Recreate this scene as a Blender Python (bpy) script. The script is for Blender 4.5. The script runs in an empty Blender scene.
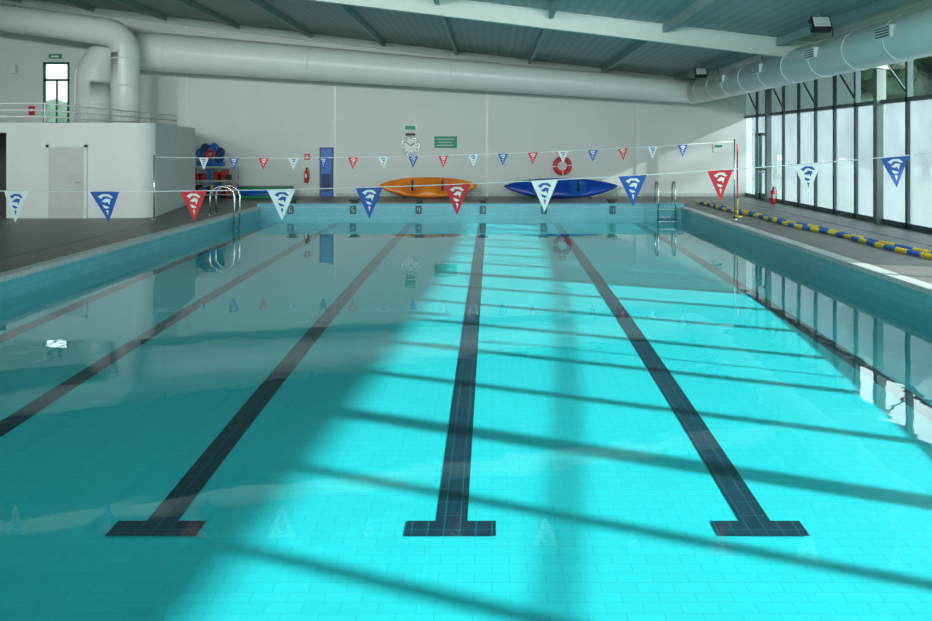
import bpy, bmesh, math, random
from mathutils import Vector, Matrix
random.seed(4)
scene = bpy.context.scene
scene.view_settings.view_transform = 'Standard'
scene.view_settings.exposure = 0.0

# ------------------------------------------------------------------ materials
def new_mat(name):
    m = bpy.data.materials.new(name); m.use_nodes = True
    nt = m.node_tree
    return m, nt, nt.nodes['Principled BSDF']

def paint(name, col, rough=0.5, metal=0.0, var=0.06, scale=3.0, bump=0.0, bscale=40):
    m, nt, b = new_mat(name)
    n = nt.nodes
    tc = n.new('ShaderNodeTexCoord'); no = n.new('ShaderNodeTexNoise')
    no.inputs['Scale'].default_value = scale; no.inputs['Detail'].default_value = 4
    nt.links.new(tc.outputs['Object'], no.inputs['Vector'])
    cr = n.new('ShaderNodeValToRGB')
    cr.color_ramp.elements[0].position = 0.3; cr.color_ramp.elements[1].position = 0.7
    cr.color_ramp.elements[0].color = tuple(c*(1-var) for c in col)+(1,)
    cr.color_ramp.elements[1].color = tuple(min(1, c*(1+var)) for c in col)+(1,)
    nt.links.new(no.outputs['Fac'], cr.inputs['Fac'])
    nt.links.new(cr.outputs['Color'], b.inputs['Base Color'])
    b.inputs['Roughness'].default_value = rough
    b.inputs['Metallic'].default_value = metal
    if bump > 0:
        n2 = n.new('ShaderNodeTexNoise'); n2.inputs['Scale'].default_value = bscale
        nt.links.new(tc.outputs['Object'], n2.inputs['Vector'])
        bp = n.new('ShaderNodeBump'); bp.inputs['Strength'].default_value = bump
        bp.inputs['Distance'].default_value = 0.02
        nt.links.new(n2.outputs['Fac'], bp.inputs['Height'])
        nt.links.new(bp.outputs['Normal'], b.inputs['Normal'])
    return m

def tile(name, axes, c1, c2, mort, w, h, ms=0.006, rough=0.3, offset=0.5, big=0.0):
    m, nt, b = new_mat(name)
    n = nt.nodes
    tc = n.new('ShaderNodeTexCoord'); sp = n.new('ShaderNodeSeparateXYZ'); cb = n.new('ShaderNodeCombineXYZ')
    nt.links.new(tc.outputs['Object'], sp.inputs[0])
    nt.links.new(sp.outputs[axes[0]], cb.inputs[0]); nt.links.new(sp.outputs[axes[1]], cb.inputs[1])
    br = n.new('ShaderNodeTexBrick')
    br.offset = offset
    br.inputs['Scale'].default_value = 1.0
    br.inputs['Color1'].default_value = c1+(1,); br.inputs['Color2'].default_value = c2+(1,)
    br.inputs['Mortar'].default_value = mort+(1,)
    br.inputs['Mortar Size'].default_value = ms
    br.inputs['Mortar Smooth'].default_value = 0.2
    br.inputs['Brick Width'].default_value = w; br.inputs['Row Height'].default_value = h
    nt.links.new(cb.outputs[0], br.inputs['Vector'])
    out = br.outputs['Color']
    if big > 0:
        no = n.new('ShaderNodeTexNoise'); no.inputs['Scale'].default_value = 0.6
        nt.links.new(cb.outputs[0], no.inputs['Vector'])
        mr = n.new('ShaderNodeMapRange'); mr.inputs['To Min'].default_value = 1-big; mr.inputs['To Max'].default_value = 1+big
        nt.links.new(no.outputs['Fac'], mr.inputs['Value'])
        mx = n.new('ShaderNodeVectorMath'); mx.operation = 'SCALE'
        nt.links.new(out, mx.inputs[0]); nt.links.new(mr.outputs[0], mx.inputs['Scale'])
        out = mx.outputs[0]
    nt.links.new(out, b.inputs['Base Color'])
    b.inputs['Roughness'].default_value = rough
    return m

M = {}
M['wall'] = paint('wall_paint', (0.70, 0.75, 0.72), 0.7, var=0.03, scale=0.7, bump=0.05)
M['wallL'] = paint('white_render', (0.66, 0.69, 0.67), 0.75, var=0.03, scale=1.2)
M['door'] = paint('door_grey', (0.50, 0.51, 0.48), 0.5)
M['dark'] = paint('recess_shade', (0.06, 0.06, 0.06), 0.8)
M['deck'] = tile('deck_tile', (0, 1), (0.14, 0.135, 0.127), (0.165, 0.16, 0.15), (0.09, 0.09, 0.09), 0.3, 0.3, 0.008, 0.45, 0.0, 0.12)
M['cop'] = tile('coping_tile', (0, 1), (0.46, 0.52, 0.51), (0.50, 0.57, 0.55), (0.3, 0.33, 0.32), 0.25, 0.25, 0.008, 0.4, 0.0)
M['pf'] = tile('pool_floor_tile', (0, 1), (0.020, 0.61, 0.655), (0.025, 0.64, 0.685), (0.018, 0.50, 0.55), 0.25, 0.125, 0.004, 0.5, 0.5, 0.05)
M['pwx'] = tile('pool_wall_tile_end', (0, 2), (0.12, 0.42, 0.50), (0.14, 0.46, 0.53), (0.08, 0.34, 0.39), 0.25, 0.125, 0.006, 0.3)
M['pwy'] = tile('pool_wall_tile_side', (1, 2), (0.10, 0.42, 0.47), (0.12, 0.46, 0.51), (0.07, 0.33, 0.37), 0.25, 0.125, 0.006, 0.3)
M['lane'] = tile('lane_tile', (0, 1), (0.004, 0.028, 0.05), (0.006, 0.036, 0.062), (0.015, 0.15, 0.19), 0.125, 0.25, 0.004, 0.5, 0.0)
M['white'] = paint('white_metal', (0.75, 0.78, 0.76), 0.35, var=0.02)
M['duct'] = paint('duct_white', (0.80, 0.86, 0.84), 0.33, var=0.03, scale=2)
M['beam'] = paint('beam_paint', (0.55, 0.64, 0.61), 0.5, var=0.04)
M['purlin'] = paint('purlin_paint', (0.25, 0.34, 0.33), 0.5)
M['green'] = paint('frame_green', (0.02, 0.13, 0.11), 0.4)
M['frame'] = paint('frame_dark', (0.04, 0.085, 0.09), 0.4)
M['post'] = paint('post_grey_green', (0.16, 0.22, 0.21), 0.5)
M['chrome'] = paint('steel', (0.7, 0.72, 0.72), 0.15, metal=1.0, var=0.02)
M['red'] = paint('red_plastic', (0.62, 0.02, 0.02), 0.4)
M['blue'] = paint('blue_plastic', (0.01, 0.13, 0.50), 0.35)
M['dblue'] = paint('dark_blue', (0.01, 0.04, 0.14), 0.5)
M['kblue'] = paint('kayak_blue', (0.005, 0.06, 0.38), 0.3, var=0.15)
M['orange'] = paint('kayak_orange', (0.92, 0.24, 0.015), 0.3, var=0.25, scale=1.2)
M['yellow'] = paint('yellow_plastic', (0.72, 0.54, 0.03), 0.4)
M['ggreen'] = paint('foam_green', (0.03, 0.25, 0.12), 0.6)
M['black'] = paint('black_plastic', (0.015, 0.015, 0.018), 0.5)
M['plate'] = paint('number_plate_teal', (0.02, 0.10, 0.13), 0.5)
M['fw'] = paint('pennant_white', (0.66, 0.74, 0.70), 0.6, var=0.02)
M['fb'] = paint('pennant_blue', (0.01, 0.08, 0.36), 0.6)
M['fr'] = paint('pennant_red', (0.58, 0.015, 0.03), 0.6)
M['sign'] = paint('sign_green', (0.01, 0.28, 0.18), 0.5)
M['grass'] = paint('grass', (0.05, 0.10, 0.03), 0.9, var=0.3, scale=2)
M['hedge'] = paint('hedge_leaf', (0.02, 0.045, 0.025), 0.9, var=0.5, scale=2)
M['bark'] = paint('bark', (0.05, 0.035, 0.025), 0.9)

# ceiling: ribbed metal deck
m, nt, b = new_mat('ceiling_metal_deck')
tc = nt.nodes.new('ShaderNodeTexCoord'); wv = nt.nodes.new('ShaderNodeTexWave')
wv.bands_direction = 'X'; wv.inputs['Scale'].default_value = 1.2; wv.inputs['Distortion'].default_value = 0
nt.links.new(tc.outputs['Object'], wv.inputs['Vector'])
cr = nt.nodes.new('ShaderNodeValToRGB')
cr.color_ramp.elements[0].color = (0.19, 0.27, 0.265, 1); cr.color_ramp.elements[1].color = (0.25, 0.35, 0.34, 1)
nt.links.new(wv.outputs['Fac'], cr.inputs['Fac']); nt.links.new(cr.outputs['Color'], b.inputs['Base Color'])
b.inputs['Roughness'].default_value = 0.5
M['ceil'] = m

m, nt, b = new_mat('fill_lamp_glow')  # glowing face of the added fill lamps
b.inputs['Base Color'].default_value = (0.9, 0.9, 0.9, 1)
b.inputs['Emission Color'].default_value = (1, 1, 0.97, 1); b.inputs['Emission Strength'].default_value = 2
M['fillm'] = m

def two_sided_fresnel(nt, ior):
    # the Fresnel node inverts the IOR on back faces; feed 1/ior there so a thin surface acts the same from both sides
    n = nt.nodes
    g = n.new('ShaderNodeNewGeometry'); mr = n.new('ShaderNodeMapRange')
    mr.inputs['To Min'].default_value = ior; mr.inputs['To Max'].default_value = 1/ior
    nt.links.new(g.outputs['Backfacing'], mr.inputs['Value'])
    fr = n.new('ShaderNodeFresnel'); nt.links.new(mr.outputs[0], fr.inputs['IOR'])
    return fr

# water: fresnel mix of clear transmission and mirror reflection, rippled
m, nt, b = new_mat('pool_water')
nt.nodes.remove(b)
n = nt.nodes
out = n['Material Output']
tr = n.new('ShaderNodeBsdfTransparent'); tr.inputs['Color'].default_value = (0.86, 0.985, 0.995, 1)
gl = n.new('ShaderNodeBsdfGlossy'); gl.inputs['Roughness'].default_value = 0.02
gl.inputs['Color'].default_value = (0.9, 1, 1, 1)
fr = two_sided_fresnel(nt, 1.22)
mx = n.new('ShaderNodeMixShader')
tc = n.new('ShaderNodeTexCoord'); no = n.new('ShaderNodeTexNoise')
no.inputs['Scale'].default_value = 1.6; no.inputs['Detail'].default_value = 2
nt.links.new(tc.outputs['Object'], no.inputs['Vector'])
bp = n.new('ShaderNodeBump'); bp.inputs['Strength'].default_value = 0.12; bp.inputs['Distance'].default_value = 0.02
nt.links.new(no.outputs['Fac'], bp.inputs['Height'])
nt.links.new(bp.outputs['Normal'], gl.inputs['Normal'])
nt.links.new(fr.outputs[0], mx.inputs[0]); nt.links.new(tr.outputs[0], mx.inputs[1]); nt.links.new(gl.outputs[0], mx.inputs[2])
nt.links.new(mx.outputs[0], out.inputs['Surface'])
M['water'] = m

def glass(name, tint, frost=0.0, fcol=(0.8, 0.88, 0.92), fv=0.12):
    m, nt, b = new_mat(name); nt.nodes.remove(b); n = nt.nodes
    out = n['Material Output']
    tr = n.new('ShaderNodeBsdfTransparent'); tr.inputs['Color'].default_value = tint+(1,)
    gl = n.new('ShaderNodeBsdfGlossy'); gl.inputs['Roughness'].default_value = 0.03
    fr = two_sided_fresnel(nt, 1.3)
    mx = n.new('ShaderNodeMixShader')
    nt.links.new(fr.outputs[0], mx.inputs[0]); nt.links.new(gl.outputs[0], mx.inputs[2])
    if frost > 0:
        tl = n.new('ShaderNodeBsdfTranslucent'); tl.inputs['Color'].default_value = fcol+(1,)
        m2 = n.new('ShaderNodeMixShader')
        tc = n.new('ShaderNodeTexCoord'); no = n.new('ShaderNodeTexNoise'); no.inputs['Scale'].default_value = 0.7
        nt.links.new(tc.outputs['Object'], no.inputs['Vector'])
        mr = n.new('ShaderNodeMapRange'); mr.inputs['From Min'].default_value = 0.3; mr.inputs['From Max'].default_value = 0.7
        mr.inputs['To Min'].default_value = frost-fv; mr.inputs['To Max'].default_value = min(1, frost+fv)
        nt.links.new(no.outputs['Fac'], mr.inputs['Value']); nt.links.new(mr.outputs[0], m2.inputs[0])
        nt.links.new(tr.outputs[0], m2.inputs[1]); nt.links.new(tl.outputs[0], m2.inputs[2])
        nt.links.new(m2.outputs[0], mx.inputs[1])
    else:
        nt.links.new(tr.outputs[0], mx.inputs[1])
    nt.links.new(mx.outputs[0], out.inputs['Surface'])
    return m
M['glass'] = glass('clear_glass', (0.9, 0.95, 0.95))
M['frost'] = glass('misted_glass', (0.85, 0.92, 0.95), 0.82, (0.13, 0.165, 0.185), 0.16)
M['frostup'] = glass('sun_stop_glass', (0.5, 0.6, 0.6), 0.97, (0.03, 0.045, 0.045), 0.02)  # rear upper panes made dark and near-opaque to keep sun off the wall

# ------------------------------------------------------------------ mesh helpers
class MB:
    def __init__(s, name, mats, parent=None):
        s.name = name; s.bm = bmesh.new(); s.mats = mats; s.parent = parent
    def box(s, lo, hi, mi=0, rot=None, piv=None):
        x0, y0, z0 = lo; x1, y1, z1 = hi
        vs = [s.bm.verts.new(p) for p in [(x0,y0,z0),(x1,y0,z0),(x1,y1,z0),(x0,y1,z0),(x0,y0,z1),(x1,y0,z1),(x1,y1,z1),(x0,y1,z1)]]
        for f in [(0,3,2,1),(4,5,6,7),(0,1,5,4),(1,2,6,5),(2,3,7,6),(3,0,4,7)]:
            fc = s.bm.faces.new([vs[i] for i in f]); fc.material_index = mi
        if rot is not None:
            c = Vector(piv) if piv else Vector(((x0+x1)/2,(y0+y1)/2,(z0+z1)/2))
            for v in vs: v.co = c + rot @ (v.co-c)
        return vs
    def sweep(s, pts, rad, seg=12, mi=0, cap=True, smooth=True):
        pts = [Vector(p) for p in pts]
        if not hasattr(rad, '__len__'): rad = [rad]*len(pts)
        rings = []; up = None
        for i, p in enumerate(pts):
            if i == 0: t = pts[1]-p
            elif i == len(pts)-1: t = p-pts[i-1]
            else: t = (pts[i+1]-p).normalized()+(p-pts[i-1]).normalized()
            t.normalize()
            if up is None:
                a = Vector((0,0,1)) if abs(t.z) < 0.9 else Vector((0,1,0))
                up = (a-t*a.dot(t)).normalized()
            else:
                up = (up-t*up.dot(t)).normalized()
            sd = t.cross(up)
            rings.append([s.bm.verts.new(p+(up*math.cos(2*math.pi*k/seg)+sd*math.sin(2*math.pi*k/seg))*rad[i]) for k in range(seg)])
        for a, b in zip(rings[:-1], rings[1:]):
            for k in range(seg):
                f = s.bm.faces.new([a[k], a[(k+1)%seg], b[(k+1)%seg], b[k]]); f.material_index = mi; f.smooth = smooth
        if cap:
            for r in (rings[0], rings[-1]):
                f = s.bm.faces.new(r); f.material_index = mi
    def cyl(s, p0, p1, r, mi=0, seg=16):
        s.sweep([p0, p1], r, seg, mi)
    def torus(s, c, R, r, axis='Y', mi=0, seg=28, ss=10, colfn=None):
        rings = []
        for i in range(seg):
            a = 2*math.pi*i/seg; ring = []
            for j in range(ss):
                bb = 2*math.pi*j/ss
                rr = R+r*math.cos(bb); h = r*math.sin(bb)
                if axis == 'Y': p = (c[0]+rr*math.cos(a), c[1]+h, c[2]+rr*math.sin(a))
                elif axis == 'Z': p = (c[0]+rr*math.cos(a), c[1]+rr*math.sin(a), c[2]+h)
                else: p = (c[0]+h, c[1]+rr*math.cos(a), c[2]+rr*math.sin(a))
                ring.append(s.bm.verts.new(p))
            rings.append(ring)
        for i in range(seg):
            for j in range(ss):
                f = s.bm.faces.new([rings[i][j], rings[(i+1)%seg][j], rings[(i+1)%seg][(j+1)%ss], rings[i][(j+1)%ss]])
                f.material_index = colfn(i) if colfn else mi; f.smooth = True
    def poly(s, pts, mi=0):
        f = s.bm.faces.new([s.bm.verts.new(p) for p in pts]); f.material_index = mi; return f
    def prism(s, xy, z0, z1, mi=0):
        lo = [s.bm.verts.new((x, y, z0)) for x, y in xy]; hi = [s.bm.verts.new((x, y, z1)) for x, y in xy]
        n = len(xy)
        for i in range(n):
            f = s.bm.faces.new([lo[i], lo[(i+1)%n], hi[(i+1)%n], hi[i]]); f.material_index = mi
        s.bm.faces.new(lo).material_index = mi; s.bm.faces.new(hi).material_index = mi
    def done(s, bevel=0.0, recalc=True):
        if recalc: bmesh.ops.recalc_face_normals(s.bm, faces=s.bm.faces)
        me = bpy.data.meshes.new(s.name); s.bm.to_mesh(me); s.bm.free()
        for m in s.mats: me.materials.append(M[m])
        o = bpy.data.objects.new(s.name, me); scene.collection.objects.link(o)
        if s.parent: o.parent = s.parent
        if bevel > 0:
            bv = o.modifiers.new('bevel', 'BEVEL'); bv.width = bevel; bv.segments = 2; bv.limit_method = 'ANGLE'
        return o

def empty(name, loc=(0,0,0)):
    e = bpy.data.objects.new(name, None); e.location = loc; scene.collection.objects.link(e); return e

# ------------------------------------------------------------------ dimensions
XL, XR = -7.6, 6.2          # pool sides
Y0, Y1 = 3.3, 29.5          # pool ends
WZ = -0.37                  # water level (deck = 0)
HX0, HX1 = -20.0, 10.1      # hall
HY0, HY1 = -5.0, 36.0
def ceil_z(x): return 5.65-0.12*x
def fl_z(y): return WZ-(0.08+0.5*math.exp(-(y-7)/10.4))

# ------------------------------------------------------------------ shell
a = MB('floor', ['deck'])
T = -0.25
a.box((HX0-0.3, HY0-0.3, T), (XL-0.25, HY1+0.3, 0)); a.box((XR+0.25, HY0-0.3, T), (HX1+0.3, HY1+0.3, 0))
a.box((XL-0.25, HY0-0.3, T), (XR+0.25, Y0-0.25, 0)); a.box((XL-0.25, Y1+0.25, T), (XR+0.25, HY1+0.3, 0))
a.done()

a = MB('pool_coping', ['cop'])
C0 = -0.07
a.box((XL-0.25, Y0-0.25, C0), (XL+0.02, Y1+0.25, 0.012)); a.box((XR-0.02, Y0-0.25, C0), (XR+0.25, Y1+0.25, 0.012))
a.box((XL+0.02, Y0-0.25, C0), (XR-0.02, Y0+0.02, 0.012)); a.box((XL+0.02, Y1+0.02, C0), (XR-0.02, Y1+0.25, 0.012))
a.done(0.008)

# basin
a = MB('swimming_pool_basin', ['pf', 'pwx', 'pwy', 'lane', 'white'])
N = 60
ys = [Y0+(Y1-Y0)*i/N for i in range(N+1)]
for i in range(N):
    y0, y1 = ys[i], ys[i+1]
    f = a.poly([(XL, y0, fl_z(y0)), (XR, y0, fl_z(y0)), (XR, y1, fl_z(y1)), (XL, y1, fl_z(y1))], 0); f.smooth = True
for x in (XL, XR):
    for i in range(N):
        a.poly([(x, ys[i], fl_z(ys[i])), (x, ys[i+1], fl_z(ys[i+1])), (x, ys[i+1], -0.02), (x, ys[i], -0.02)], 2)
for y in (Y0, Y1):
    a.poly([(XL, y, fl_z(y)), (XR, y, fl_z(y)), (XR, y, 0), (XL, y, 0)], 1)
lanes = [-7.05, -5.02, -2.62, -0.32, 2.09, 4.72]
hw = 0.125
for lx in lanes:
    e = 0.004
    s0 = 6.92 if lx > -7 else Y0+0.3
    yy = [s0+(Y1-0.05-s0)*i/N for i in range(N+1)]
    for i in range(N):
        a.poly([(lx-hw, yy[i], fl_z(yy[i])+e), (lx+hw, yy[i], fl_z(yy[i])+e), (lx+hw, yy[i+1], fl_z(yy[i+1])+e), (lx-hw, yy[i+1], fl_z(yy[i+1])+e)], 3)
    if lx > -7:
        a.poly([(lx-0.35, 6.90, fl_z(6.90)+2*e), (lx+0.35, 6.90, fl_z(6.90)+2*e), (lx+0.35, 7.15, fl_z(7.15)+2*e), (lx-0.35, 7.15, fl_z(7.15)+2*e)], 3)
o = a.done(recalc=False)

a = MB('pool_water', ['water'])
a.poly([(XL, Y0, WZ), (XR, Y0, WZ), (XR, Y1, WZ), (XL, Y1, WZ)])
a.done(recalc=False)

# raised end wall of the pool
a = MB('pool_end_wall', ['pwx', 'cop'])
a.box((XL-0.1, Y1+0.0, 0.014), (XR+0.1, Y1+0.5, 0.10), 0); a.box((XL-0.1, Y1-0.02, 0.10), (XR+0.1, Y1+0.52, 0.13), 0)
a.done(0.005)

# back wall with window opening
wx0, wx1, wz0, wz1 = -17.96, -16.9, 2.85, 5.37
a = MB('wall_back', ['wall'])
def wpoly(x0, x1, zb0, zt0, zt1):
    v = [(x0, HY1, zb0), (x1, HY1, zb0), (x1, HY1, zt1), (x0, HY1, zt0)]
    v2 = [(p[0], HY1+0.3, p[2]) for p in v]
    A = [a.bm.verts.new(p) for p in v]; B = [a.bm.verts.new(p) for p in v2]
    a.bm.faces.new(A); a.bm.faces.new(B)
    for i in range(4): a.bm.faces.new([A[i], A[(i+1)%4], B[(i+1)%4], B[i]])
wpoly(HX0-0.3, wx0, 0, ceil_z(HX0-0.3), ceil_z(wx0)); wpoly(wx1, HX1+0.3, 0, ceil_z(wx1), ceil_z(HX1+0.3))
wpoly(wx0, wx1, 0, wz0, wz0); wpoly(wx0, wx1, wz1, ceil_z(wx0), ceil_z(wx1))
a.done()
a = MB('wall_left', ['wall']); a.box((HX0-0.3, HY0, 0), (HX0, HY1, ceil_z(HX0))); a.done()

a = MB('ceiling', ['ceil'])
lo = [(HX0-0.5, HY0-0.5), (HX1+0.2, HY0-0.5), (HX1+0.2, HY1+0.5), (HX0-0.5, HY1+0.5)]
A = [a.bm.verts.new((x, y, ceil_z(x))) for x, y in lo]; B = [a.bm.verts.new((x, y, ceil_z(x)+0.25)) for x, y in lo]
a.bm.faces.new(A); a.bm.faces.new(B)
for i in range(4): a.bm.faces.new([A[i], A[(i+1)%4], B[(i+1)%4], B[i]])
a.done()

def sloped_beam(a, x0, x1, y0, y1, d0, d1, mi=0):
    A = [a.bm.verts.new(p) for p in [(x0,y0,ceil_z(x0)-d1),(x1,y0,ceil_z(x1)-d1),(x1,y0,ceil_z(x1)-d0),(x0,y0,ceil_z(x0)-d0)]]
    B = [a.bm.verts.new((v.co.x, y1, v.co.z)) for v in A]
    a.bm.faces.new(A).material_index = mi; a.bm.faces.new(B).material_index = mi
    for i in range(4): a.bm.faces.new([A[i], A[(i+1)%4], B[(i+1)%4], B[i]]).material_index = mi
a = MB('roof_beams', ['beam'])
for yb in (-3, 10, 23):
    sloped_beam(a, HX0, HX1, yb-0.11, yb+0.11, 0.0, 0.03)
    sloped_beam(a, HX0, HX1, yb-0.02, yb+0.02, 0.03, 0.42)
    sloped_beam(a, HX0, HX1, yb-0.11, yb+0.11, 0.42, 0.46)
sloped_beam(a, HX0, HX1, HY1-0.14, HY1-0.002, 0.05, 0.30)
a.done()
a = MB('roof_purlins', ['purlin'])
for i in range(11):
    x = -18.8+i*2.9
    a.box((x-0.05, HY0, ceil_z(x)-0.20), (x+0.05, HY1-0.15, ceil_z(x)+0.0))
a.done()
# wall pilaster joints
for i, x in enumerate([-12.2, -6.28, -0.2, 5.8]):
    a = MB('trim_%d' % (i+1), ['white']); a.box((x-0.05, HY1-0.045, 0), (x+0.05, HY1-0.001, ceil_z(x)-0.31)); a.done()
a = MB('baseboard_back', ['cop']); a.box((-12.1, HY1-0.02, 0), (HX1, HY1-0.001, 0.12)); a.done()

# ------------------------------------------------------------------ glazed right wall
w1 = empty('window_1')
fr_ = MB('frame', ['frame', 'green', 'post'], w1)
HZ = 3.17; TZ = 4.42
fr_.box((HX1, HY0, 0), (HX1+0.14, HY1, 0.14), 0)
fr_.box((HX1, 14.2, HZ-0.05), (HX1+0.10, HY1, HZ+0.05), 0)
fr_.box((HX1, HY0, HZ-0.03), (HX1+0.06, 14.2, HZ+0.03), 0)
fr_.box((HX1, HY0, TZ-0.02), (HX1+0.10, HY1, TZ+0.02), 0)
pos = []
ys_ = [23.5+1.56*i for i in range(-18, 8)]
for i, y in enumerate(ys_):
    if y < HY0+0.2 or y > HY1-0.2: continue
    big = (round((y-23.5)/1.56) % 6 == 0)
    w = 0.12 if big else 0.065
    fr_.box((HX1-(0.10 if big else 0.0), y-w, 0.0), (HX1+0.14, y+w, TZ+0.01), 2 if big else 0)
    pos.append(y)
for y in pos[1::2]:
    if y < 14: continue
    p0 = Vector((HX1+0.05, y, HZ+0.1)); p1 = Vector((HX1+0.05, y+1.56, TZ-0.05))
    fr_.sweep([p0, p1], 0.03, 6, 0)
fr_.done()
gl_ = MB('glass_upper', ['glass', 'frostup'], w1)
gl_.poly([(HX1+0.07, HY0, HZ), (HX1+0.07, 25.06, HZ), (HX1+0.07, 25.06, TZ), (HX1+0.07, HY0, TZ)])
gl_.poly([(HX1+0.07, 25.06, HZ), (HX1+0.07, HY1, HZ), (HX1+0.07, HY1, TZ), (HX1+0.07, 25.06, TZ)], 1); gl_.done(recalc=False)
gl_ = MB('glass_lower', ['glass', 'frost'], w1)
SPL = 14.14
gl_.poly([(HX1+0.07, HY0, 0.1), (HX1+0.07, SPL, 0.1), (HX1+0.07, SPL, HZ), (HX1+0.07, HY0, HZ)], 0)
gl_.poly([(HX1+0.07, SPL, 0.1), (HX1+0.07, HY1, 0.1), (HX1+0.07, HY1, HZ), (HX1+0.07, SPL, HZ)], 1)
gl_.done(recalc=False)
# door in the glazed wall
d = MB('door_1', ['green', 'frost', 'chrome'])
for (y0, y1) in ((32.95, 33.75), (33.78, 34.35)):
    d.box((HX1-0.06, y0, 0.02), (HX1-0.005, y0+0.09, 2.5)); d.box((HX1-0.06, y1-0.09, 0.02), (HX1-0.005, y1, 2.5))
    d.box((HX1-0.06, y0, 2.4), (HX1-0.005, y1, 2.5)); d.box((HX1-0.06, y0, 0.02), (HX1-0.005, y1, 0.25))
    d.box((HX1-0.055, y0, 1.1), (HX1-0.01, y1, 1.2))
    d.cyl((HX1-0.11, y0+0.1, 1.05), (HX1-0.11, y1-0.1, 1.05), 0.02, 2, 8)
d.done()

# back-left window
w = empty('window_2')
f = MB('frame', ['green'], w)
for (x0, x1, z0, z1) in ((wx0, wx0+0.1, wz0, wz1), (wx1-0.1, wx1, wz0, wz1), (wx0, wx1, wz0, wz0+0.1), (wx0, wx1, wz1-0.1, wz1), (wx0, wx1, 4.6, 4.7), (-17.45, -17.38, wz0, 4.6)):
    f.box((x0, HY1+0.0, z0), (x1, HY1+0.1, z1))
f.done()
f = MB('glass', ['glass'], w); f.poly([(wx0, HY1+0.05, wz0), (wx1, HY1+0.05, wz0), (wx1, HY1+0.05, wz1), (wx0, HY1+0.05, wz1)]); f.done()

# unseen wall behind the camera; its glazing added to light the back wall
a = MB('wall_front', ['wall'])
a.box((HX0, HY0-0.3, 0), (HX1, HY0, 1.0)); a.box((HX0, HY0-0.3, 3.9), (HX1, HY0, 4.3))
for x in range(-20, 11, 5): a.box((x-0.15, HY0-0.3, 1.0), (x+0.15, HY0, ceil_z(x)))
a.done()
w = empty('fill_window')
f = MB('glass', ['glass'], w); f.poly([(HX0, HY0-0.15, 1.0), (HX1, HY0-0.15, 1.0), (HX1, HY0-0.15, ceil_z(HX1)), (HX0, HY0-0.15, ceil_z(HX0))]); f.done()

# ------------------------------------------------------------------ changing block at left
a = MB('changing_room_block', ['wallL', 'dark'])
xy = [(-13.6, 25.2), (-10.2, 25.2)]
for i in range(1, 9):
    t = i/8*math.radians(80); xy.append((-10.2+0.6*math.sin(t), 25.8-0.6*math.cos(t)))
xy += [(-10.75, 32.6), (-12.3, 35.99), (-13.6, 35.99)]
a.prism(xy, 0, 2.67, 0)
a.box((-19.99, 25.2, 2.40), (-13.6, 35.99, 2.67), 0)
a.box((-19.99, 27.6, 0), (-13.6, 27.8, 2.4), 1)  # dark sheet in the opening; shade under the balcony is in its colour
a.done()
a = MB('door_2', ['door', 'wallL', 'chrome'])
a.box((-12.38, 25.15, 0), (-11.4, 25.199, 1.98), 0)
a.box((-12.46, 25.13, 0), (-12.38, 25.199, 2.06), 1); a.box((-11.4, 25.13, 0), (-11.32, 25.199, 2.06), 1); a.box((-12.46, 25.13, 1.98), (-11.32, 25.199, 2.06), 1)
a.cyl((-11.5, 25.1, 1.0), (-11.62, 25.1, 1.0), 0.012, 2, 8); a.cyl((-11.5, 25.16, 1.0), (-11.5, 25.1, 1.0), 0.012, 2, 8)
a.done()
a = MB('balcony_railing', ['white'])
for z in (2.85, 3.03, 3.22): a.cyl((-19.9, 25.35, z), (-12.6, 25.35, z), 0.022, 0, 8)
for x in (-18.6, -17.1, -15.6, -14.1, -12.6): a.cyl((x, 25.35, 2.67), (x, 25.35, 3.22), 0.022, 0, 8)
for z in (2.85, 3.03, 3.22): a.cyl((-12.6, 25.35, z), (-12.6, 35.9, z), 0.022, 0, 8)
for y in (28, 30.5, 33, 35.9): a.cyl((-12.6, y, 2.67), (-12.6, y, 3.22), 0.022, 0, 8)
a.done()

# ------------------------------------------------------------------ ducts
def arc(c, r, a0, a1, y, n=10):
    return [(c[0]+r*math.cos(math.radians(a0+(a1-a0)*i/n)), y, c[1]+r*math.sin(math.radians(a0+(a1-a0)*i/n))) for i in range(n+1)]
a = MB('ventilation_duct', ['duct', 'frame'])
Y = 34.5
pts = [(-15.2, Y, 2.68), (-15.2, Y, 3.6), (-15.2, Y, 4.4)]+arc((-13.9, 4.4), 1.3, 180, 96, Y)
rad = [0.72]*len(pts)
n0 = 16
for i in range(1, n0+1):
    t = i/n0; pts.append((-13.7+(7.9+13.7)*t, Y, 5.68+(4.07-5.68)*t)); rad.append(0.76+(0.43-0.76)*t)
a.sweep(pts, rad, 28)
for i in list(range(14, len(pts)-1, 4))+[1]:
    p = Vector(pts[i]); q = Vector(pts[i+1]); dd = (q-p).normalized()*0.025
    a.sweep([p-dd, p+dd], rad[i]+0.012, 28)
XC, ZC, RC = 7.8, 4.07, 0.43
a.sweep([(XC, 34.9, ZC), (XC, -4.0, ZC)], RC, 32)
yy = 33.0
while yy > -3.5:
    a.sweep([(XC, yy-0.025, ZC), (XC, yy+0.025, ZC)], RC+0.012, 32); yy -= 2.0
for yg in (8.0, 12.5, 16.9, 20.8, 25.0, 29):
    a.box((XC-RC-0.05, yg-0.35, ZC-0.02), (XC-RC+0.08, yg+0.35, ZC+0.20), 0)
    for k in range(4): a.box((XC-RC-0.055, yg-0.30, ZC+0.0+k*0.05), (XC-RC-0.048, yg+0.30, ZC+0.03+k*0.05), 1)
for yg in (10, 15, 20.6, 26, 31): a.cyl((XC, yg, ZC+RC), (XC, yg, ceil_z(XC)), 0.015, 1, 6)
a.done()
a = MB('air_return_duct', ['duct'])
Y = 32.9
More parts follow.
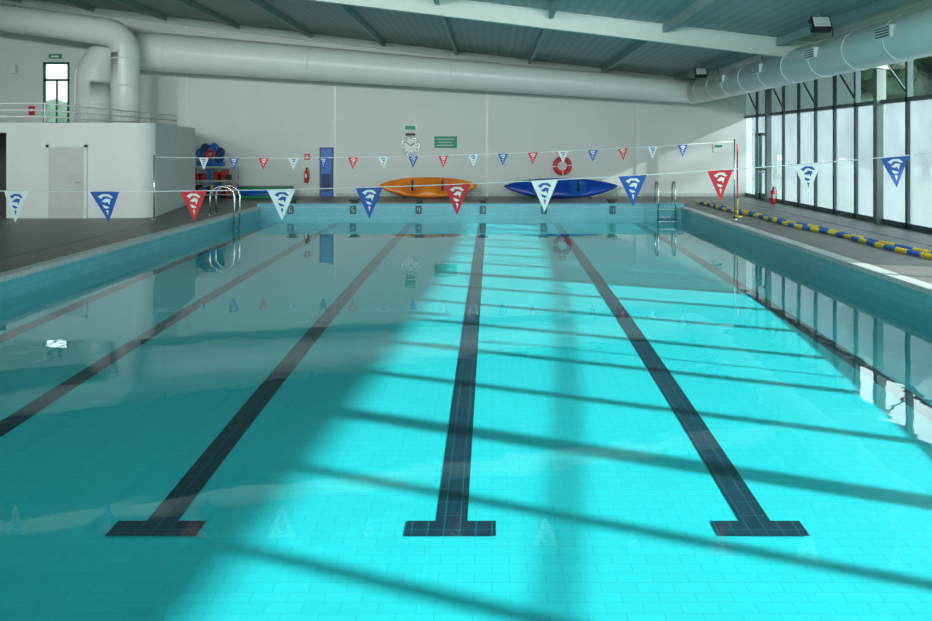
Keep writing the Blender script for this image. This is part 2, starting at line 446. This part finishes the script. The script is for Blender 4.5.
pts = [(-13.4, Y, 2.68), (-13.4, Y, 4.0), (-13.4, Y, 5.4)]+arc((-14.2, 5.4), 0.8, 0, 80, Y)+[(-19.9, Y, 7.0)]
a.sweep(pts, 0.5, 28)
for z in (3.2, 4.2, 5.2): a.sweep([(-13.4, Y, z-0.03), (-13.4, Y, z+0.03)], 0.512, 28)
a.done()

# ------------------------------------------------------------------ flood lamps
def flood(loc):
    a = MB('flood_lamp', ['black', 'white', 'chrome'])
    x, y, z = loc
    a.box((x-0.02, y-0.02, z), (x+0.02, y+0.02, ceil_z(x)-0.02), 2)
    R = Matrix.Rotation(math.radians(-30), 3, 'X')
    a.box((x-0.2, y-0.09, z-0.28), (x+0.2, y+0.09, z+0.02), 0, R)
    a.box((x-0.17, y-0.10, z-0.25), (x+0.17, y-0.09, z-0.01), 1, R, (x, y, z-0.13))
    a.cyl((x-0.22, y, z-0.13), (x+0.22, y, z-0.13), 0.02, 2, 8)
    a.done(0.01)
flood((6.75, 18.5, 4.66)); flood((7.0, 30.2, 4.6)); flood((-3, 10.3, 5.4))

# ------------------------------------------------------------------ flags
def flag_line(name, Y, xs, zfun, x0, x1, zb0, fw, fh, start):
    root = empty(name)
    c = MB('cord', ['white'], root)
    n = 40
    c.sweep([(x0+(x1-x0)*i/n, Y, zfun(x0+(x1-x0)*i/n)) for i in range(n+1)], 0.005 if Y < 15 else 0.009, 6)
    c.done()
    for px in (x0, x1):
        p = MB('pole', ['chrome', 'red'], root)
        p.cyl((px, Y, 0), (px, Y, zfun(px)+0.06), 0.02, 0, 10); p.cyl((px, Y, 0), (px, Y, 0.03), 0.09, 0, 12)
        p.done()
    g = MB('pennants', ['fw', 'fb', 'fr'], root)
    for i, x in enumerate(xs):
        ci = (i+start) % 3; li = {0: 1, 1: 0, 2: 0}[ci]
        z = zfun(x); sw = random.uniform(-0.05, 0.05)*fh; yw = random.uniform(-0.12, 0.12)*fh
        sl = (zfun(x+0.1)-zfun(x-0.1))/0.2
        th = random.uniform(-0.25, 0.25)
        def P(u, v, o=0.0):
            uu = u*fw
            bul = 0.06*fh*math.sin(v*2.5+i)
            return (x+uu*math.cos(th)+sw*v, Y+uu*math.sin(th)+yw*v+bul+o, z+uu*sl-v*fh)
        rows = 6
        for r in range(rows):
            v0, v1 = r/rows, (r+1)/rows
            h0, h1 = 0.5*(1-v0), 0.5*(1-v1)
            if r < rows-1:
                g.poly([P(-h0, v0), P(-h1, v1), P(h1, v1), P(h0, v0)], ci)
            else:
                g.poly([P(-h0, v0), P(0, 1), P(h0, v0)], ci)
        for o in (-0.003, 0.003):
            for pr in ([(-0.26, 0.16), (-0.08, 0.08), (0.14, 0.09), (0.27, 0.2), (0.18, 0.22), (0.08, 0.16), (-0.06, 0.15), (-0.14, 0.24)],
                       [(-0.14, 0.32), (0.02, 0.22), (0.17, 0.26), (0.10, 0.44), (0.06, 0.34), (-0.04, 0.36)],
                       [(-0.13, 0.43), (0.03, 0.48), (0.10, 0.52), (0.0, 0.56), (-0.09, 0.52)],
                       [(-0.04, 0.6), (0.05, 0.62), (0.01, 0.78)]):
                g.poly([P(u, v, o) for u, v in pr], li)
    g.done(recalc=False)
def z_near(x):
    px = x*90+492
    return 2.05+(145-191.5+36*((px-90)/817)**2)/90
flag_line('backstroke_flag_line', 10.0, [-5.27+0.9755*i for i in range(-4, 13)], z_near, -9.2, 6.7, 0, 0.31, 0.345, 2)
def z_far(x):
    t = (x+9.2)/15.65
    return 2.05+(-0.33+0.42*t)-0.7*t*(1-t)*0.95
flag_line('backstroke_flag_line', 24.5, [-7.85+0.815*i for i in range(0, 17)], z_far, -9.2, 6.6, 0, 0.28, 0.33, 0)

# ------------------------------------------------------------------ ladders
def ladder(cx, cy, side):
    a = MB('pool_ladder', ['chrome'])
    dx, dy = side; px, py = -dy, dx
    zb = 0.131 if dy else 0.0
    bk = 0.40 if dy else 0.55
    for s in (-0.28, 0.28):
        bx, by = cx+px*s, cy+py*s
        pts = [(bx-dx*bk, by-dy*bk, zb), (bx-dx*bk, by-dy*bk, 0.5)]
        r0 = (bk+0.15)/2; cc = bk-r0
        for i in range(9):
            t = math.pi*i/8
            pts.append((bx-dx*(cc+r0*math.cos(t)), by-dy*(cc+r0*math.cos(t)), 0.55+0.3*math.sin(t)))
        pts += [(bx+dx*0.15, by+dy*0.15, 0.3), (bx+dx*0.12, by+dy*0.12, fl_z(cy)+0.01)]
        a.sweep(pts, 0.028, 10)
        a.cyl((bx-dx*bk, by-dy*bk, zb), (bx-dx*bk, by-dy*bk, zb+0.03), 0.06)
    for z in (-0.05, -0.3):
        if z > fl_z(cy):
            a.box((cx+dx*0.13-0.28*abs(px)-0.04*abs(dx), cy+dy*0.13-0.28*abs(py)-0.04*abs(dy), z-0.012),
                  (cx+dx*0.13+0.28*abs(px)+0.04*abs(dx), cy+dy*0.13+0.28*abs(py)+0.04*abs(dy), z+0.012))
    a.done()
ladder(XL, 26.3, (1, 0))
ladder(5.7, Y1-0.02, (0, -1))

# ------------------------------------------------------------------ starting blocks
SEG = {'1': 'bc', '2': 'abged', '3': 'abgcd', '4': 'fgbc', '5': 'afgcd', '6': 'afgedc'}
def segs(a, ch, x, y, z, s, mi):
    t = s*0.22
    D = {'a': (-s/2, s-t/2, s/2, s+t/2), 'g': (-s/2, -t/2, s/2, t/2), 'd': (-s/2, -s-t/2, s/2, -s+t/2),
         'f': (-s/2-t/2, 0, -s/2+t/2, s), 'b': (s/2-t/2, 0, s/2+t/2, s), 'e': (-s/2-t/2, -s, -s/2+t/2, 0), 'c': (s/2-t/2, -s, s/2+t/2, 0)}
    for c in SEG[ch]:
        u0, v0, u1, v1 = D[c]
        a.box((x+u0, y-0.008, z+v0), (x+u1, y, z+v1), mi)
for i, x in enumerate([-6.6, -4.55, -2.4, -0.3, 1.7, 3.95]):
    a = MB('starting_block', ['plate', 'beam', 'black'])
    a.box((x-0.10, Y1+0.16, 0.132), (x+0.10, Y1+0.36, 0.22), 2)
    a.box((x-0.16, Y1+0.03, 0.22), (x+0.16, Y1+0.49, 0.26), 2)
    a.box((x-0.10, Y1-0.045, -0.21), (x+0.10, Y1-0.022, 0.06), 0)
    segs(a, str(6-i), x, Y1-0.046, -0.075, 0.07, 1)
    a.done(0.005)

# ------------------------------------------------------------------ kayaks
def kayak(name, L, W, H, mat, loc, tilt, yaw, trim='black', seats=2):
    a = MB(name, [mat, trim, 'dblue'])
    n = 36; seg = 20; rings = []
    for i in range(n+1):
        t = -1+2*i/n
        w = W/2*max(0.02, (1-abs(t)**2.4))**0.75
        up = 0.22*H*abs(t)**3*1.6
        h = H*(0.35+0.65*(1-abs(t)**3))
        ring = []
        for k in range(seg):
            th = 2*math.pi*k/seg
            c, s = math.cos(th), math.sin(th)
            yv = w*math.copysign(abs(c)**0.75, c)
            zv = (0.35*h*abs(s)**0.8 if s > 0 else -0.65*h*abs(s)**0.8*(0.3+0.7*min(1, w/(W/2)*1.2)))
            if s > 0.5 and abs(c) < 0.75:
                for sc in ([-0.32, 0.30] if seats == 2 else [0.0]):
                    q = abs(t-sc)/0.2
                    if q < 1: zv -= 0.35*h*(1-q*q)*(s-0.5)*2
            ring.append(a.bm.verts.new((t*L/2, yv, zv+up)))
        rings.append(ring)
    for i in range(n):
        for k in range(seg):
            f = a.bm.faces.new([rings[i][k], rings[i+1][k], rings[i+1][(k+1)%seg], rings[i][(k+1)%seg]]); f.smooth = True
            t = -1+2*(i+0.5)/n; th = (k+0.5)/seg*360
            if 60 < th < 120:
                for sc in ([-0.32, 0.30] if seats == 2 else [0.0]):
                    if abs(t-sc) < 0.16: f.material_index = 1
    a.bm.faces.new(rings[0]); a.bm.faces.new(rings[-1])
    zt = 0.35*H
    for sc in ([-0.32, 0.30] if seats == 2 else [0.0]):
        pr = [(sc*L/2+0.17*L/2*math.cos(u*math.pi/10), 0.30*W*math.sin(u*math.pi/10), zt*0.92) for u in range(21)]
        a.sweep(pr, 0.014, 6, 1)
        a.box((sc*L/2-0.04, -0.18, zt*0.5), (sc*L/2+0.02, 0.18, zt+0.16), 2)
    for sx in (-0.72, 0.72):
        a.cyl((sx*L/2, 0, zt*0.7), (sx*L/2, 0, zt*0.7+0.05), 0.08, 2, 18)
    for sx in (-1, 1):
        a.sweep([(sx*(L/2-0.18), -0.05, 0.28*H), (sx*(L/2-0.1), 0, 0.5*H), (sx*(L/2-0.18), 0.05, 0.28*H)], 0.012, 6, 2)
    o = a.done()
    o.rotation_euler = (math.radians(tilt), 0, math.radians(yaw)); o.location = loc
    return o
kayak('orange_kayak', 3.75, 0.84, 0.42, 'orange', (-2.45, 34.7, 0.42), 62, 0, 'orange')
kayak('blue_kayak', 4.35, 0.80, 0.40, 'kblue', (2.65, 34.7, 0.40), 62, 0, 'blue')
for x in (-3.4, -1.5, 1.5, 3.8):
    a = MB('kayak_stand', ['frame'])
    a.cyl((x, 35.1, 0.02), (x, 35.7, 0.7), 0.02, 0, 8); a.cyl((x, 34.3, 0.02), (x, 35.7, 0.02), 0.02, 0, 8); a.cyl((x, 35.7, 0.02), (x, 35.7, 0.7), 0.02, 0, 8)
    a.done()

# ------------------------------------------------------------------ things on the back wall
yw = HY1-0.001
a = MB('wall_clock', ['white', 'black', 'chrome'])
cx, cz = -3.25, 2.02
a.cyl((cx, yw, cz), (cx, yw-0.06, cz), 0.36, 0, 40); a.torus((cx, yw-0.06, cz), 0.35, 0.025, 'Y', 2, 40)
for k in range(12):
    t = k*math.pi/6
    a.box((cx+0.29*math.sin(t)-0.015, yw-0.068, cz+0.29*math.cos(t)-0.03), (cx+0.29*math.sin(t)+0.015, yw-0.06, cz+0.29*math.cos(t)+0.03), 1, Matrix.Rotation(t, 3, 'Y'))
a.box((cx-0.02, yw-0.075, cz), (cx+0.02, yw-0.068, cz+0.2), 1, Matrix.Rotation(1.0, 3, 'Y'), (cx, yw, cz))
a.box((cx-0.015, yw-0.075, cz), (cx+0.015, yw-0.068, cz+0.28), 1, Matrix.Rotation(-0.9, 3, 'Y'), (cx, yw, cz))
a.done()
a = MB('emergency_light_box', ['white', 'sign', 'black'])
a.box((cx-0.3, yw-0.1, 2.62), (cx+0.28, yw, 2.86), 0); a.box((cx-0.22, yw-0.11, 2.66), (cx+0.2, yw-0.1, 2.82), 1); a.box((cx-0.2, yw-0.08, 2.42), (cx+0.18, yw, 2.52), 2)
a.done(0.01)
a = MB('safety_sign', ['sign', 'white'])
a.box((-2.3, yw-0.02, 1.93), (-1.4, yw, 2.40), 0)
for k, (u0, u1) in enumerate([(-2.2, -1.5), (-2.15, -1.6), (-2.2, -1.55)]):
    a.box((u0, yw-0.024, 2.27-k*0.12), (u1, yw-0.02, 2.29-k*0.12), 1)
a.done()
a = MB('notice_board', ['white', 'sign']); a.box((8.85, yw-0.02, 1.75), (9.25, yw, 2.1), 0); a.box((8.9, yw-0.024, 1.95), (9.2, yw-0.02, 2.05), 1); a.done()
a = MB('lifebuoy', ['red', 'white', 'chrome'])
a.torus((2.8, 35.86, 1.22), 0.29, 0.095, 'Y', 0, 40, 12, lambda i: 1 if i % 10 == 0 else 0)
a.torus((2.8, 35.86, 1.22), 0.39, 0.008, 'Y', 1, 40, 6)
a.box((2.77, 35.9, 1.45), (2.83, yw, 1.5), 2)
a.box((2.62, yw-0.02, 1.68), (2.98, yw, 1.78), 0)
a.done()
def extinguisher(x, y, z, nx, ny):
    a = MB('fire_extinguisher', ['red', 'black', 'white'])
    pts = [(x, y, z), (x, y, z+0.02), (x, y, z+0.42), (x, y, z+0.48), (x, y, z+0.52)]
    a.sweep(pts, [0.075, 0.085, 0.085, 0.05, 0.025], 18)
    a.cyl((x, y, z+0.52), (x, y, z+0.57), 0.03, 1, 10)
    a.box((x-0.02, y-0.02, z+0.57), (x+0.10, y+0.02, z+0.60), 1)
    a.sweep([(x+0.03, y, z+0.55), (x+0.11, y, z+0.5), (x+0.12, y, z+0.3), (x+0.10, y, z+0.1)], 0.012, 8, 1)
    a.box((x-0.087, y-0.05, z+0.2), (x-0.084, y+0.05, z+0.34), 2)
    a.box((x-0.04, y-0.088, z+0.2), (x+0.04, y-0.084, z+0.34), 2)
    a.done()
extinguisher(-7.4, 35.88, 0.55, 0, 1)
extinguisher(9.78, 31.3, 0.0, 1, 0)
a = MB('extinguisher_sign', ['red', 'white']); a.box((-7.5, yw-0.015, 1.45), (-7.28, yw, 1.7), 0); a.box((-7.42, yw-0.018, 1.5), (-7.36, yw-0.015, 1.65), 1); a.done()
a = MB('door_3', ['blue', 'dblue', 'chrome'])
a.box((-6.88, yw-0.06, 0), (-6.34, yw, 1.95), 0)
for x0, x1 in ((-6.88, -6.84), (-6.38, -6.34)): a.box((x0, yw-0.08, 0), (x1, yw-0.06, 1.95), 1)
a.box((-6.88, yw-0.08, 1.91), (-6.34, yw-0.06, 1.95), 1); a.box((-6.80, yw-0.065, 0.2), (-6.42, yw-0.061, 0.9), 1)
a.cyl((-6.45, yw-0.09, 0.95), (-6.45, yw-0.09, 1.1), 0.012, 2, 8)
a.done()
a = MB('equipment_shelf', ['chrome', 'beam', 'red', 'blue', 'ggreen', 'yellow', 'black'])
x0, x1, y0, y1 = -11.6, -9.95, 34.6, 35.3
for x in (x0, x1):
    for y in (y0, y1): a.box((x-0.03, y-0.03, 0), (x+0.03, y+0.03, 1.22), 0)
for z in (0.12, 0.65, 1.18): a.box((x0, y0, z), (x1, y1, z+0.04), 1)
x = x0+0.06
k = 0
while x < x1-0.2:
    w_ = random.uniform(0.1, 0.24)
    a.box((x, y0+0.05, 0.16), (min(x+w_-0.02, x1-0.05), y1-0.1, random.uniform(0.4, 0.6)), [6, 2, 3, 6, 5, 3, 2][k % 7])
    a.box((x, y0+0.05, 0.69), (min(x+w_-0.02, x1-0.05), y1-0.1, random.uniform(0.9, 1.12)), [2, 6, 2, 3, 4, 2, 6][k % 7])
    x += w_; k += 1
a.done()
a = MB('foam_flower_float', ['blue', 'red', 'dblue'])
c = (-10.9, 34.85, 1.69)
for k in range(7):
    t = k*2*math.pi/7+0.3
    a.torus((c[0]+0.38*math.cos(t), c[1], c[2]+0.26*math.sin(t)), 0.11, 0.09, 'Y', 0 if k % 2 else 2, 18, 8)
a.torus(c, 0.16, 0.09, 'Y', 1, 22, 8)
a.box((-11.4, 34.8, 1.223), (-10.4, 35.1, 1.40), 0)
a.done()
a = MB('pool_noodle_stack', ['ggreen', 'blue', 'fw', 'yellow', 'red'])
r = 0.065
for row in range(4):
    for j in range(9-row):
        yy = 34.2+j*2*r+row*r; z = r+row*r*1.72
        a.cyl((-9.7+random.uniform(-.08, .08), yy, z), (-7.8+random.uniform(-.1, .1), yy, z), r*0.98, random.choice([0, 0, 0, 1, 2, 0, 3]), 12)
a.done()
a = MB('alarm_box', ['red', 'white']); a.box((-18.5, yw-0.08, 3.25), (-18.28, yw, 3.6), 0); a.box((-18.45, yw-0.085, 3.4), (-18.33, yw-0.08, 3.5), 1); a.done(0.01)
a = MB('exit_sign', ['sign', 'white']); a.box((-17.7, yw-0.06, 5.5), (-17.2, yw, 5.68), 0); a.box((-17.6, yw-0.065, 5.55), (-17.3, yw-0.06, 5.62), 1); a.done()
a = MB('wall_speaker', ['white', 'chrome']); a.box((-19.2, yw-0.25, 4.9), (-18.95, yw-0.03, 5.25), 0); a.box((-19.1, yw-0.03, 5.0), (-19.05, yw, 5.1), 1); a.done(0.02)
# ------------------------------------------------------------------ lane ropes on deck
def rope(pts, r, per):
    a = MB('lane_rope', ['yellow', 'blue', 'white'])
    P = [Vector(p) for p in pts]
    L = [0]
    for i in range(1, len(P)): L.append(L[-1]+(P[i]-P[i-1]).length)
    s = 0; i = 1; k = 0
    while s < L[-1]:
        while L[i] < s: i += 1
        t = (s-L[i-1])/(L[i]-L[i-1]); p = P[i-1].lerp(P[i], t); d = (P[i]-P[i-1]).normalized()
        a.sweep([p-d*0.028, p-d*0.012, p+d*0.012, p+d*0.028], [r*0.4, r, r, r*0.4], 10, 0 if (int(s/per) % 2 == 0) else 1)
        s += 0.105; k += 1
    a.sweep(P, 0.008, 5, 2)
    a.done()
def snake(x0, y0, x1, y1, amp, ph, r=0.05, n=60):
    return [(x0+(x1-x0)*i/n+amp*math.sin(i*0.35+ph), y0+(y1-y0)*i/n, r+0.001) for i in range(n+1)]
rope(snake(7.15, 31.5, 7.98, 14.0, 0.07, 0.5), 0.05, 0.42)
rope(snake(7.38, 31.0, 8.15, 14.5, 0.04, 2.0), 0.05, 0.63)
a = MB('rescue_hook_pole', ['red', 'yellow'])
for k in range(8): a.cyl((6.98, 25.6, k*0.26), (6.98, 25.6, (k+1)*0.26), 0.02, 1 if k < 2 else 0, 8)
a.torus((6.98, 25.6, 0.02), 0.12, 0.02, 'Z', 1)
a.done()
a = MB('floor_drain_channel', ['frame']); a.box((8.9, 6, 0.0), (9.0, 35, 0.006)); a.box((-8.9, 5, 0), (-8.8, 35, 0.006)); a.done()

# ------------------------------------------------------------------ outside
a = MB('lawn', ['grass'])
a.box((HX1+0.35, -80, -0.5), (120, 140, -0.26)); a.box((-80, -80, -0.5), (HX0-0.35, 140, -0.26))
a.box((HX0-0.35, HY1+0.35, -0.5), (HX1+0.35, 140, -0.26)); a.box((HX0-0.35, -80, -0.5), (HX1+0.35, HY0-0.35, -0.26))
a.done()
a = MB('hedge', ['hedge'])
for i in range(20):
    x = -40+i*2.0; R = random.uniform(1.5, 2.6)
    bmesh.ops.create_icosphere(a.bm, subdivisions=2, radius=R, matrix=Matrix.Translation((x, 58+random.uniform(-2, 2), R-0.255)))
for v in a.bm.verts: v.co += Vector((random.uniform(-.12, .12), random.uniform(-.12, .12), random.uniform(0, .12)))
a.done()
# grove of trees beyond the glazed wall
a = MB('tree_grove', ['hedge', 'bark'])
for i in range(46):
    x = 14+i*1.15+random.uniform(-1, 1); y = 66-i*0.25+random.uniform(-4, 4); Ht = random.uniform(11, 15)
    a.sweep([(x, y, -0.26), (x+0.2, y, Ht*0.5), (x, y, Ht*0.8)], [0.3, 0.2, 0.08], 7, 1)
    for k in range(5):
        R = random.uniform(1.6, 2.6); zz = 2.9+k*(Ht-3)/5
        bmesh.ops.create_icosphere(a.bm, subdivisions=2, radius=R, matrix=Matrix.Translation((x+random.uniform(-1, 1), y+random.uniform(-1, 1), zz)))
for v in a.bm.verts:
    if v.co.z > 0.5: v.co += Vector((random.uniform(-.25, .25), random.uniform(-.25, .25), random.uniform(-.25, .25)))
a.done()

# ------------------------------------------------------------------ light
world = bpy.data.worlds.new('sky'); scene.world = world; world.use_nodes = True
bg = world.node_tree.nodes['Background']
bg.inputs['Color'].default_value = (0.80, 0.93, 0.95, 1); bg.inputs['Strength'].default_value = 5.0
sun = bpy.data.lights.new('sun', 'SUN'); sun.energy = 12.0; sun.angle = math.radians(0.9); sun.color = (1, 0.98, 0.94)
so = bpy.data.objects.new('sun', sun); scene.collection.objects.link(so)
so.rotation_euler = Vector((-1, 0.42, -0.43)).to_track_quat('-Z', 'Y').to_euler()
so.location = (20, -5, 12)
def portal(name, loc, direc, sx, sy):
    l = bpy.data.lights.new(name, 'AREA'); l.shape = 'RECTANGLE'; l.size = sx; l.size_y = sy
    l.cycles.is_portal = True
    o = bpy.data.objects.new(name, l); scene.collection.objects.link(o); o.location = loc
    o.rotation_euler = Vector(direc).to_track_quat('-Z', 'Z').to_euler()
portal('portal_right', (HX1+0.4, 15.5, 2.3), (-1, 0, 0), 41, 4.6)
portal('portal_front', (-5, HY0-0.4, 3.9), (0, 1, 0), 30, 6.5)
portal('portal_back', (-17.4, HY1+0.4, 4.1), (0, -1, 0), 1.2, 2.7)
# added fill lights under the unseen front roof, to brighten the back wall
for yl in (5.0, 12.5):
    for xl in (-15.5, -9.5, -3.5, 2.5):
        zl = ceil_z(xl)-0.75
        e = empty('fill_lamp', (xl, yl, zl))
        h = MB('fill_housing', ['white', 'fillm'], e)
        h.box((-0.9, -0.12, 0.02), (0.9, 0.12, 0.12), 0); h.box((-0.86, -0.1, 0.0), (0.86, 0.1, 0.02), 1)
        for sx in (-0.7, 0.7): h.cyl((sx, 0, 0.12), (sx, 0, 0.70-abs(0.12*sx)), 0.01, 0, 6)
        h.done()
        l = bpy.data.lights.new('fill_light', 'AREA'); l.shape = 'RECTANGLE'; l.size = 1.7; l.size_y = 0.5; l.energy = 70; l.color = (0.95, 1, 0.98)
        l.spread = math.radians(80)
        o = bpy.data.objects.new('fill_light', l); scene.collection.objects.link(o); o.parent = e; o.location = (0, 0.2, -0.03)
        o.rotation_euler = Vector((0, 1, -0.06)).to_track_quat('-Z', 'Y').to_euler()

# ------------------------------------------------------------------ camera
cam = bpy.data.cameras.new('camera'); co = bpy.data.objects.new('camera', cam); scene.collection.objects.link(co)
co.location = (0, 0, 2.05); co.rotation_euler = (math.radians(90), 0, 0)
cam.sensor_width = 36; cam.lens = 900/932*36
cam.shift_x = -26/932; cam.shift_y = -(310.5-145)/932
cam.clip_end = 300
scene.camera = co
